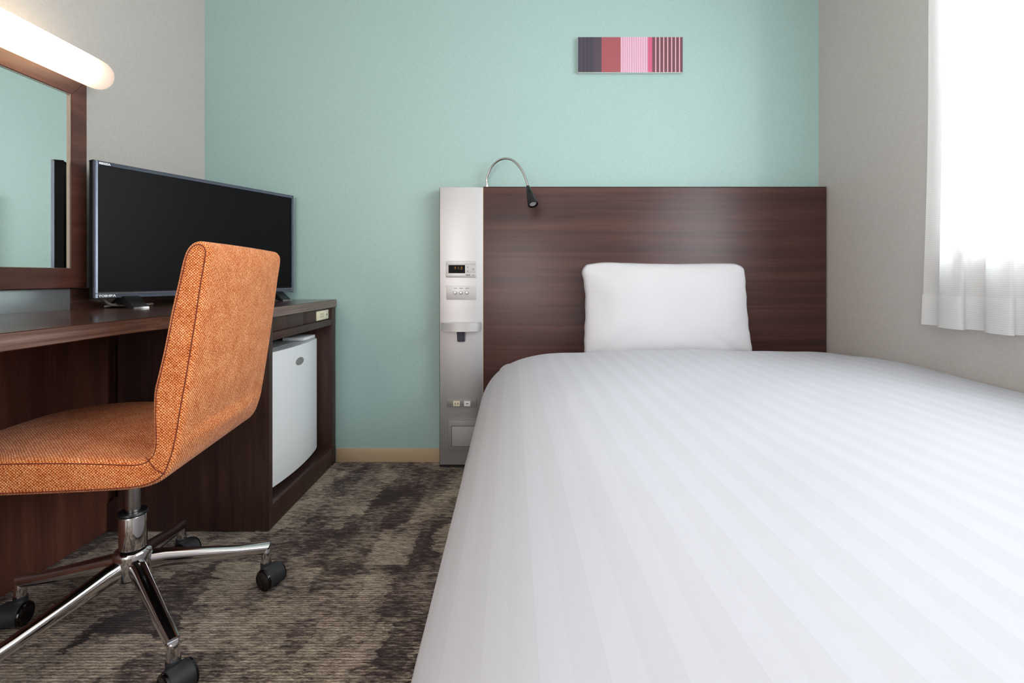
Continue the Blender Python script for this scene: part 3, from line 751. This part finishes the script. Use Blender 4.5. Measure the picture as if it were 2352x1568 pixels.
for k_ in range(5):
    ang = base0+k_*2*math.pi/5
    d = Vector((math.cos(ang), math.sin(ang), 0)); side = Vector((-d.y, d.x, 0))
    # arm: tapered tube with flattened top, mitred end
    bm = B(); m_ = 20; sec = []
    rings = []
    for r_, z_, wd, hh in ((.030, .148, .0175, .0225), (.06, .144, .0165, .021), (.14, .126, .0155, .0175), (.22, .108, .0140, .0145), (.275, .0965, .0128, .0125)):
        rg = []
        for j in range(m_):
            a_ = 2*math.pi*j/m_; cx_, cz_ = math.cos(a_), math.sin(a_)
            px = math.copysign(abs(cx_)**.75, cx_)*wd; pz = math.copysign(abs(cz_)**.85, cz_)*hh
            shift = (pz*.9 if r_ > .27 else 0)      # slanted end
            rg.append(bm.verts.new(d*(r_+shift+(.006 if r_ > .27 else 0))+side*px+Zv*(z_+pz)))
        rings.append(rg)
    for a_, b_ in zip(rings, rings[1:]):
        for j in range(m_): bm.faces.new((a_[j], a_[(j+1) % m_], b_[(j+1) % m_], b_[j]))
    bm.faces.new(rings[0][::-1]); bm.faces.new(rings[-1])
    arm = obj('base_leg', bm, M_chrome, ch, local=True)
    c0 = d*.283
    bm = B(); lathe(bm, [(0, .060), (.0118, .060), (.0118, .0925), (.010, .096), (0, .096)], Matrix.Translation(c0), 24); obj('socket', bm, M_chrome, arm, local=True)
    # caster
    ax = math.radians(axes[k_])-CA; aw = Vector((math.cos(ax), math.sin(ax), 0)); pd = Vector((aw.y, -aw.x, 0))
    cc = c0+pd*.020; wr = .0270; cz_ = wr+.0005
    bm = B()
    # hood: partial cylinder over the wheels + stem boss
    hr = .0290; segs = 22; a0_, a1_ = math.radians(-25), math.radians(205)
    for (q0, q1, ri) in ((-.0215, .0215, .022),):
        grid = []
        for i in range(segs+1):
            t_ = a0_+(a1_-a0_)*i/segs
            grid.append([bm.verts.new(Vector((cc.x, cc.y, cz_))+aw*q+pd*(math.cos(t_)*r_)+Zv*(math.sin(t_)*r_)) for q, r_ in ((q0, ri), (q0, hr-.001), (q0+.001, hr), (q1-.001, hr), (q1, hr-.001), (q1, ri))])
        for g0, g1 in zip(grid, grid[1:]):
            for j in range(6): bm.faces.new((g0[j], g0[(j+1) % 6], g1[(j+1) % 6], g1[j]))
        bm.faces.new(grid[0]); bm.faces.new(grid[-1][::-1])
    lathe(bm, [(0, .030), (.0125, .030), (.0138, .045), (.0138, .0592), (0, .0592)], Matrix.Translation(c0), 20)
    cst = obj('caster', bm, M_blackM, ch, local=True)
    for sd in (-1, 1):
        bm = B(); lathe(bm, [(0, .004), (wr*.96, .004), (wr, .006), (wr, .0235), (wr*.965, .0265), (wr*.86, .0282), (wr*.82, .0276), (0, .0286)], axisM(Vector((cc.x, cc.y, cz_)), aw*sd), 36)
        obj('wheel', bm, M_blackG, cst, local=True)

# ------------------------------------------------------------------ curtain
def curtain(name, zlo, zhi, mat, off, thick, parent):
    bm = B(); ny_, nz_ = 260, 30; g = []
    for i in range(ny_+1):
        t_ = i/ny_; yv = 1.512-t_*1.85; col_ = []
        for j in range(nz_+1):
            z = zlo+(zhi-zlo)*j/nz_
            fl = max(0, 1-(z-.67)/1.45)
            ph = (1.512-yv)/.128*2*math.pi+.35*math.sin(yv*9+z*.5)
            amp = .017+.009*fl
            x = 1.312+amp*math.sin(ph)+.006*noise.noise(Vector((yv*5, z*1.3, 2)))
            y = yv+.022*math.sin(2*ph+.6)*(.6+.5*fl)
            if t_ < .05: y += .018*fl**3*(1-t_/.05)
            col_.append(bm.verts.new((x+off, y, z)))
        g.append(col_)
    for i in range(ny_):
        for j in range(nz_): bm.faces.new((g[i][j], g[i+1][j], g[i+1][j+1], g[i][j+1]))
    o = obj(name, bm, mat, parent); o.data.set_sharp_from_angle(angle=math.pi); return o
cur = thing('sheer_curtain', 'white translucent sheer curtain hanging in folds before the window', 'curtain', (1.31, .6, .67))
curtain('cloth', .675, 2.14, M_sheer, 0, 0, cur)
curtain('hem', .6752, .771, M_hem, -.0025, 0, cur)
bm = B(); bx(bm, 1.27, 1.3725, -.5, 1.56, 2.142, 2.165, .003); tag(obj('curtain_rail', bm, M_white), 'white curtain rail above the window', 'curtain rail')

# ------------------------------------------------------------------ lights
def area(name, loc, rot, sx, sy, power, color):
    l = bpy.data.lights.new(name, 'AREA'); l.shape = 'RECTANGLE'; l.size = sx; l.size_y = sy; l.energy = power; l.color = color
    o = bpy.data.objects.new(name, l); col.objects.link(o); o.location = loc; o.rotation_euler = rot; return o
area('window_daylight', (XR+.8, .45, 1.6), (0, math.radians(90), 0), 1.5, 2.6, 232, (.95, .975, 1.0))
area('added_left_fill', (-1.15, -1.35, 1.45), (math.radians(90), 0, math.radians(-86)), .9, 1.7, 38, (1.0, .955, .95))  # unseen fill light added behind the camera, brightens the right wall
area('added_rear_fill', (-.86, YB+.05, 1.2), (math.radians(90), 0, math.radians(-8)), .6, 1.6, 12, (1.0, .98, .97))  # second added fill near the rear wall, lifts the aisle and lower teal wall
# flush ceiling lamp
cl = thing('ceiling_lamp', 'round flush ceiling lamp', 'lamp', (0.1, .1, ZC-.06))
bm = B(); lathe(bm, [(0, 0), (.2, 0), (.24, .02), (.25, .059), (0, .059)], Matrix.Translation(Vector((.1, .1, ZC-.06))), 40); obj('lamp_cover', bm, emis('lamp_cover_glow', (1, .95, .88, 1), 2.5), cl)
w = bpy.data.worlds.new('world'); bpy.context.scene.world = w; w.use_nodes = True
bg = w.node_tree.nodes['Background']; bg.inputs[0].default_value = (.90, .96, 1.0, 1); bg.inputs[1].default_value = 1.3

# ------------------------------------------------------------------ camera
cam = bpy.data.cameras.new('camera'); co = bpy.data.objects.new('camera', cam); col.objects.link(co)
co.location = (0, 0, H); co.rotation_euler = (math.radians(90), 0, 0)
cam.sensor_width = 36; cam.sensor_fit = 'HORIZONTAL'; cam.lens = 36*F/2352
cam.shift_y = -(784-636)/2352; cam.clip_start = .02
sc = bpy.context.scene; sc.camera = co
sc.view_settings.view_transform = 'Standard'; sc.view_settings.look = 'None'; sc.view_settings.gamma = 1; sc.view_settings.use_curve_mapping = False
sc.view_settings.exposure = 0.03
